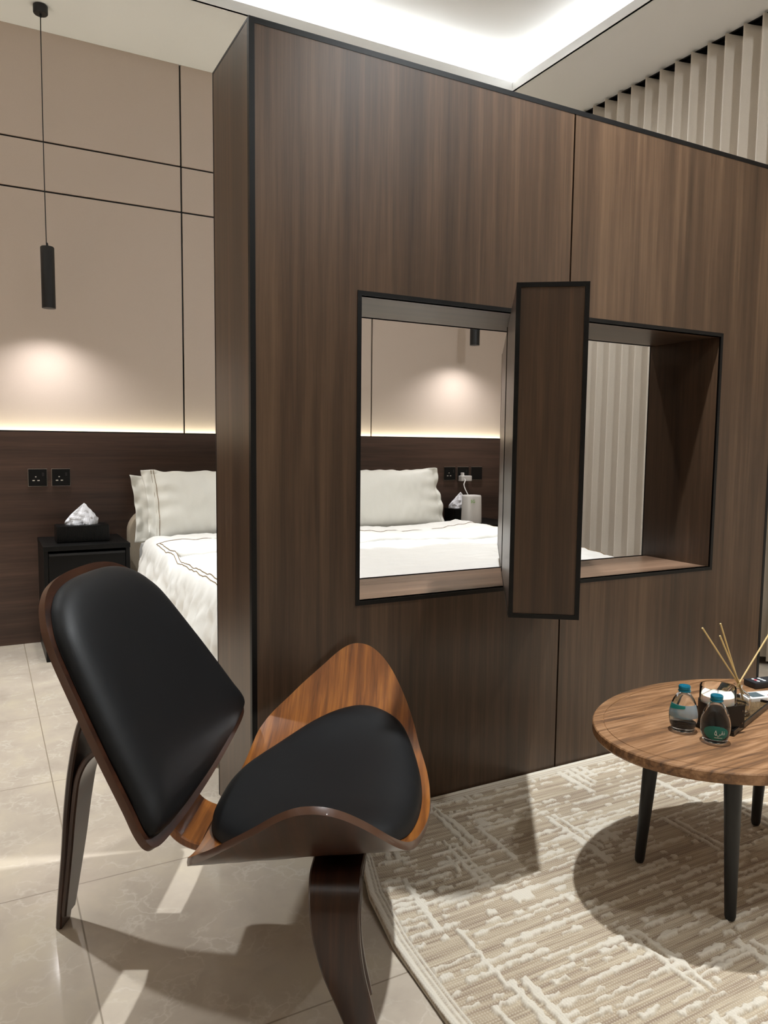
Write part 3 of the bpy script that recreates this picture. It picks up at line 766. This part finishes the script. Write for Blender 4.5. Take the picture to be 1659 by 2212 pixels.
def strip(path, wdir, widths, th, name, mat, parent, n=8):
    P_ = spline(path, n); wd = Vector(wdir); m = len(P_); vs = []; fs = []
    wk = np.interp(np.linspace(0, 1, m), np.linspace(0, 1, len(widths)), widths)
    bv = min(.003, th*.3)
    for i, p in enumerate(P_):
        d = (P_[min(i+1, m-1)]-P_[max(i-1, 0)]).normalized(); nrm = d.cross(wd).normalized(); ww = nrm.cross(d).normalized()*(1 if True else -1)
        h = wk[i]/2; t_ = th/2
        for a, b_ in ((-h, -t_+bv), (-h+bv, -t_), (h-bv, -t_), (h, -t_+bv), (h, t_-bv), (h-bv, t_), (-h+bv, t_), (-h, t_-bv)): vs.append(p+ww*a+nrm*b_)
    for i in range(m-1):
        for k in range(8): fs.append((i*8+k, i*8+(k+1) % 8, (i+1)*8+(k+1) % 8, (i+1)*8+k))
    fs.append(tuple(range(8))); fs.append(tuple((m-1)*8+k for k in range(7, -1, -1)))
    return vs, fs
def leg(parts, name):
    m = MB()
    for a in parts: vs, fs = strip(*a, None, None, None); m.add(W(vs), fs)
    return m.build(name, M_PLYD, chair, angle=40)
for s in (-1, 1):
    f1 = [(.606, .09, .279), (.606, .17, .282), (.606, .235, .293), (.606, .283, .297), (.607, .310, .270), (.610, .320, .225), (.622, .3205, .16), (.643, .316, .09), (.668, .309, .0065 if s < 0 else .0125)]
    f2 = [(.606, .10, .266), (.606, .18, .268), (.606, .24, .270), (.607, .275, .252), (.610, .296, .215), (.622, .300, .16), (.641, .304, .10)]
    leg([([(a, s*b_, c_) for a, b_, c_ in f1], (1, 0, 0), [.088, .088, .088, .086, .084, .078, .068, .056, .042], .0115), ([(a, s*b_, c_) for a, b_, c_ in f2], (1, 0, 0), [.086, .086, .085, .083, .08, .07, .058], .0115)], 'leg')
r1 = [(.006, 0, .002), (.013, 0, .06), (.026, 0, .16), (.037, 0, .26), (.050, 0, .35), (.068, 0, .43), (.094, 0, .49), (.128, 0, .54), (.150, 0, .568)]
r2 = [(.017, 0, .03), (.028, 0, .10), (.040, 0, .18), (.052, 0, .27), (.066, 0, .34), (.096, 0, .385), (.15, 0, .41), (.215, 0, .425)]
leg([(r1, (0, 1, 0), [.045, .055, .068, .08, .088, .094, .095, .095, .095], .0125), (r2, (0, 1, 0), [.046, .058, .07, .08, .088, .093, .095, .095], .0125)], 'leg')
m = MB()
vs, fs = strip([(.205, 0, .46), (.222, 0, .41), (.232, 0, .35), (.243, 0, .30), (.260, 0, .258), (.287, 0, .231), (.33, 0, .219), (.39, 0, .229), (.46, 0, .25), (.52, 0, .2635)], (0, 1, 0), [.16]*10, .017, 0, 0, 0)
m.add(W(vs), fs); m.build('bracket', M_PLY, chair, angle=40)

# ------------------------------------------------------------------ coffee table
TC = Vector((1.557, 1.112)); TA, TB, TZ = .389, .277, .37
table = empty('coffee_table', (TC.x, TC.y, .012), label='low oval walnut-top coffee table with black tapered legs on the rug', cat='table')
M_TOP = None
def m_top():
    n = NT('walnut_tabletop'); v = n.coords((2.0, 26, 26), (0, 0, math.radians(-6))); v2 = n.coords((8, 150, 150), (0, 0, math.radians(-6)))
    a = n.noise(v, 1, 5, .6, 1.8); b = n.noise(v2, 1, 3, .65)
    t_ = n.math('ADD', n.math('MULTIPLY', a, .65), n.math('MULTIPLY', b, .35))
    n.bump(b, .12, .0008)
    n.set(Base_Color=n.ramp(t_, [(.34, S('#4c3424')), (.5, S('#86603f')), (.64, S('#ab8360'))]), Roughness=.42); return n.m
M_TOP = m_top()
def ell(prof): # prof: inset d, z
    m = MB(); n = 160; vs = []; fs = []
    for d, z in prof:
        for k in range(n): a = 2*PI*k/n; vs.append((TC.x+(TA-d)*math.cos(a), TC.y+(TB-d)*math.sin(a), z))
    for i in range(len(prof)-1):
        for k in range(n): fs.append((i*n+k, i*n+(k+1) % n, (i+1)*n+(k+1) % n, (i+1)*n+k))
    fs.append(tuple(range(n-1, -1, -1))); fs.append(tuple((len(prof)-1)*n+k for k in range(n)))
    return m.add(vs, fs)
ell([(.016, TZ-.027), (.004, TZ-.025), (.0, TZ-.020), (0, TZ-.003), (.002, TZ-.0005), (.005, TZ), (.024, TZ), (.0245, TZ-.0014), (.026, TZ-.0014), (.0265, TZ-.0002)]).build('tabletop', M_TOP, table, angle=35)
for fx, fy in ((1.360, 1.224), (1.773, 1.212), (1.360, .975), (1.773, .962)):
    sx = .012 if fx < 1.5 else -.012; sy = -.02 if fy > 1.1 else .02
    m = MB(); m.tube([(fx, fy, .0125), (fx+sx*.02, fy+sy*.02, .02), (fx+sx, fy+sy, TZ-.026)], [.0095, .0115, .0195], 24); m.build('leg', M_BLACKM, table, smooth=False, angle=50)

# ------------------------------------------------------------------ things on the table
def glass(name, color=(1, 1, 1, 1), ior=1.45, rough=0):
    n = NT(name); n.set(Base_Color=color, Roughness=rough, IOR=ior, Transmission_Weight=1); return n.m
M_PET = glass('clear_bottle_water', (.93, .96, 1, 1), 1.33); M_GLS = glass('clear_glass', (1, 1, 1, 1), 1.22); M_OIL = glass('pale_yellow_oil', (.96, .93, .78, 1), 1.4)
M_CAP = plain('teal_cap', '#1c7f9c', .25, .5); M_TEAL = plain('teal_label', '#0f6f66', .4); M_WHT = plain('white_print', '#dfe8e6', .5)
M_LBL = NT('frosted_blue_label'); M_LBL.set(Base_Color=S('#7f9cab'), Roughness=.45, Alpha=.8); M_LBL = M_LBL.m
def bottle(x, y, label, kind, face):
    r = empty('water_bottle', (x, y, TZ), label=label, cat='bottle', group='small water bottles with teal caps on the table')
    pr = [(0, .001), (.021, .0005), (.0255, .003), (.026, .009), (.0285, .015), (.0305, .028), (.0305, .041), (.028, .054), (.0235, .068), (.017, .079), (.0118, .086), (.011, .090), (0, .090)]
    P_ = [(v.x, v.y) for v in spline([(a, b_, 0) for a, b_ in pr[1:-1]], 4)]
    MB().lathe([(0, .001)]+P_+[(0, .090)], (x, y, TZ), 48).build('bottle_body', M_PET, r, smooth=True)
    MB().lathe([(0, .088), (.0120, .088), (.0136, .089), (.0136, .091), (.0120, .092), (.0129, .0942), (.0129, .1), (.0119, .1015), (.0095, .1018), (.006, .1008), (0, .1008)], (x, y, TZ), 40).build('cap', M_CAP, r, angle=40)
    rad = lambda z: float(np.interp(z, [p[1] for p in P_], [p[0] for p in P_]))
    def patch(test, nU, nV, a0, a1, za, zb, off):
        vs = []; fs = []; idx = {}
        for j in range(nV+1):
            for i in range(nU+1):
                a = a0+(a1-a0)*i/nU; z = za+(zb-za)*j/nV; rr = rad(z)+off; vs.append((x+rr*math.cos(a), y+rr*math.sin(a), TZ+z))
        for j in range(nV):
            for i in range(nU):
                if test((i+.5)/nU*2-1, (j+.5)/nV*2-1): q = j*(nU+1)+i; fs.append((q, q+1, q+nU+2, q+nU+1))
        return MB().add(vs, fs)
    if kind == 0:
        patch(lambda s, t_: s*s+t_*t_ < 1, 60, 30, face-.8, face+.95, .010, .042, .0004).build('label', M_TEAL, r, smooth=True)
        cu_ = bpy.data.curves.new('txt', 'FONT'); cu_.body = '\ufef2\ufed8\ufee7'; cu_.size = .013; cu_.align_x = 'CENTER'
        to = bpy.data.objects.new('txt', cu_); me = bpy.data.meshes.new_from_object(to); bpy.data.objects.remove(to)
        def wrap(px, pz): a = face+.28+px/.032; rr = rad(pz)+.0009; return (x+rr*math.cos(a), y+rr*math.sin(a), TZ+pz)
        for v in me.vertices: v.co = Vector(wrap(v.co.x+.003, .024+v.co.y))
        m = MB(); m.v = [tuple(v.co) for v in me.vertices]; m.f = [tuple(p.vertices) for p in me.polygons]; m.mi = [0]*len(m.f)
        # water drop
        dp = [(math.sin(a)*(.0034 if math.cos(a) < 0 else .0034*(1-math.cos(a))**.7), .0235-.0038*math.cos(a*1.0)*(-1 if False else 1)) for a in np.linspace(0, 2*PI, 24, endpoint=False)]
        dp = [(.0036*math.sin(a)*(math.sin(a/2)**1.3), .028+.0062*math.cos(a)) for a in np.linspace(0, 2*PI, 28, endpoint=False)]
        inn = [(px*.5, .0275+(pz-.028)*.5) for px, pz in dp]; k = len(dp)
        m.add([wrap(a-.0075, b_) for a, b_ in dp]+[wrap(a-.0075, b_) for a, b_ in inn], [(i, (i+1) % k, k+(i+1) % k, k+i) for i in range(k)])
        m.add([wrap(-.010+.0022*i*1.6, .0175) for i in range(6)]+[wrap(-.010+.0022*i*1.6, .0162) for i in range(6)], [(i, i+1, 7+i, 6+i) for i in range(5)])
        m.build('logo', M_WHT, r)
    else:
        patch(lambda s, t_: True, 60, 12, face-1.35, face+1.35, .034+.0, .063, .0004).build('label', M_LBL, r, smooth=True)
        patch(lambda s, t_: (t_ > .15+.8*s*s*0+.55*s) and s < .35, 60, 30, face-1.3, face+.9, .045, .062, .0008).build('label_band', M_TEAL, r, smooth=True)
    return r
CF = math.atan2(-1.05, -1.39)   # towards the camera
bottle(1.371, 1.126, 'small water bottle with a wide frosted label, the one further left and back', 1, CF)
bottle(1.381, 1.050, 'small water bottle with an oval teal logo label, nearest the table front', 0, CF)

M_TRAYB = plain('black_lacquer', '#0c0b0a', .25)
def m_bronze():
    n = NT('flecked_bronze_glass'); v = n.coords(); vo = n.n('ShaderNodeTexVoronoi'); vo.inputs['Scale'].default_value = 420; n.l(v, vo.inputs[0])
    n.bump(vo.outputs[0], .5, .001); n.set(Base_Color=n.ramp(vo.outputs[0], [(.2, S('#3a2a18')), (.7, S('#8b6f4a'))]), Roughness=.25, Metallic=.4); return n.m
M_BRZ = m_bronze()
TM = Matrix.Translation((1.437, 1.045, TZ)) @ Matrix.Rotation(math.radians(19), 4, 'Z')
tray = empty('tray', (1.54, 1.14, TZ), label='narrow black tray with flecked bronze surface under the candle', cat='tray')
MB().box((0, 0, 0.0005), (.27, .12, .007), .002, mat=TM).build('tray_base', M_TRAYB, tray)
b = MB()
for a, c_ in (((0, 0, .006), (.27, .005, .013)), ((0, .115, .006), (.27, .12, .013)), ((0, .005, .006), (.005, .115, .013)), ((.265, .005, .006), (.27, .115, .013))): b.box(a, c_, .0015, mat=TM)
b.build('tray_rim', M_TRAYB, tray); MB().box((.006, .006, .0065), (.264, .114, .0078), mat=TM).build('tray_surface', M_BRZ, tray)
TT = TZ+.0080
# candle
cx, cy = 1.452, 1.102; RR = .0385
cd = empty('scented_candle', (cx, cy, TT), label='white candle in a clear glass with a riveted black leather sleeve', cat='candle')
H_ = .088
MB().lathe([(0, .0005), (RR-.002, .0005), (RR, .003), (RR, H_-.001), (RR-.0008, H_), (RR-.0018, H_-.001), (RR-.0022, .006), (0, .006)], (cx, cy, TT), 64).build('glass_jar', M_GLS, cd, smooth=False, angle=40)
n_ = NT('candle_wax'); n_.set(Base_Color=S('#efe9da'), Roughness=.5, Subsurface_Weight=.3, Subsurface_Scale=.01); M_WAX = n_.m
MB().lathe([(0, .0065), (RR-.0028, .0065), (RR-.0028, .068), (0, .0685)], (cx, cy, TT), 64).build('wax', M_WAX, cd, angle=40)
MB().tube([(cx, cy, TT+.067), (cx+.0006, cy, TT+.075), (cx, cy+.0004, TT+.080)], .0007, 6).build('wick', M_BLACKM, cd)
m = MB(); n = 72; vs = []; fs = []
tg = math.radians(-100)                                          # the sleeve leaves the glass here as a flat flap
path = [(cx+(RR+.0012)*math.cos(tg-2*PI*k/n*1.0), cy+(RR+.0012)*math.sin(tg-2*PI*k/n)) for k in range(n)]
dx, dy = -math.sin(tg), math.cos(tg)
flap = [(path[0][0]+dx*q, path[0][1]+dy*q) for q in (.0,)]
end = (path[0][0]+dx*.040, path[0][1]+dy*.040)
path = [end, (path[0][0]+dx*.031, path[0][1]+dy*.031)]+path
for (px, py) in path:
    vs += [(px, py, TT+.001), (px, py, TT+.053)]
fs = [(2*i, 2*i+2, 2*i+3, 2*i+1) for i in range(len(path)-1)]
me = MB().add(vs, fs).mesh('sleeve', False); so = link('leather_sleeve', me, plain('black_sleeve_leather', '#0d0b0a', .5), cd, smooth=False); md = so.modifiers.new('t', 'SOLIDIFY'); md.thickness = .0016; md.offset = 0
for z in (.012, .040):
    px, py = path[1]; nx, ny = math.cos(tg), math.sin(tg)
    m = MB(); mt = Matrix.Translation((px+nx*.0012+dx*.002, py+ny*.0012+dy*.002, TT+z)) @ Vector((nx, ny, 0)).to_track_quat('Z', 'Y').to_matrix().to_4x4()
    m.lathe([(0, 0), (.0024, 0), (.0022, .0009), (0, .0014)], (0, 0, 0), 20, mat=mt).build('rivet', plain('steel_rivet', '#6b6660', .3, 1), so, angle=50)
# diffuser
dx0, dy0 = 1.558, 1.128
df = empty('reed_diffuser', (dx0, dy0, TT), label='clear glass reed diffuser bottle behind the candle', cat='diffuser')
pr = [(.0, .0005), (.024, .0005), (.0275, .003), (.0275, .038), (.024, .048), (.014, .055), (.009, .060), (.0088, .067), (.0105, .070)]
MB().lathe(pr+[(.0088, .070), (.0068, .066), (.0068, .060), (.012, .0535), (.0225, .0465), (.0258, .037), (.0258, .005), (0, .004)], (dx0, dy0, TT), 48).build('bottle_body', M_GLS, df, angle=50)
MB().lathe([(0, .0045), (.0252, .0055), (.0252, .024), (0, .024)], (dx0, dy0, TT), 48).build('oil', M_OIL, df, angle=40)
M_REED = plain('natural_reed', '#d8bd84', .7)
nk = Vector((dx0, dy0, TT+.069))
for tip, lab in (((1.425, 1.13, .596), 'pale reed stick leaning furthest left out of the diffuser'), ((1.492, 1.135, .598), 'pale reed stick in the diffuser, the tallest near-upright one'), ((1.486, 1.13, .571), 'shorter pale reed stick crossing the upright one in the diffuser'), ((1.664, 1.13, .556), 'pale reed stick leaning right out of the diffuser')):
    tip = Vector(tip); d = (nk-tip).normalized(); bot = nk+d*.045
    lim = Vector((bot.x-dx0, bot.y-dy0, 0))
    if lim.length > .02: bot = nk+d*.03
    if bot.z < TT+.008: bot = nk+d*((nk.z-TT-.008)/(-d.z))
    off = Vector((.0022 if tip.x < 1.55 else -.003, .0015*(1 if tip.z > .58 else -1), 0))
    o = MB().tube([tip, nk+off, bot+off], .0019, 8).build('reed_stick', M_REED, None, smooth=False, label=lab, cat='reed', group='reed sticks standing in the diffuser')
# remote controls
def remote(c0, rz, sx, sy, body, label, screen):
    Mr = Matrix.Translation((c0[0], c0[1], TZ)) @ Matrix.Rotation(math.radians(rz), 4, 'Z'); r = empty('remote_control', Mr @ Vector((sx/2, sy/2, 0)), label=label, cat='remote control', group='remote controls on the table')
    MB().box((0, 0, .0008), (sx, sy, .017), .003, mat=Mr).build('casing', body, r, angle=40)
    if screen: MB().box((.01, .008, .0165), (.046, sy-.008, .0175), .0004, mat=Mr).build('screen', plain('grey_display', '#56646a', .15), r)
    for i in range(2):
        for j in range(3):
            px, py = (.062 if screen else .02)+i*.02, .012+j*(sy-.024)/2; mt = Mr @ Matrix.Translation((px, py, .0168))
            pink = (i == 0 and j < 1) if screen else (i == 0 and j == 1)
            MB().lathe([(0, 0), (.0045, 0), (.004, .0012), (0, .0015)], (0, 0, 0), 20, mat=mt).build('button', plain('pink_button', '#c5505a', .5) if pink else plain('light_button', '#c9c9cc' if not screen else '#dedede', .5), r, angle=40)
remote((1.655, 1.160), -14, .125, .048, M_WPL, 'white air-conditioner remote with a grey display lying right of the tray', True)
remote((1.775, 1.235), -10, .14, .042, plain('dark_grey_plastic', '#23262b', .4), 'dark grey remote lying behind the white one', False)
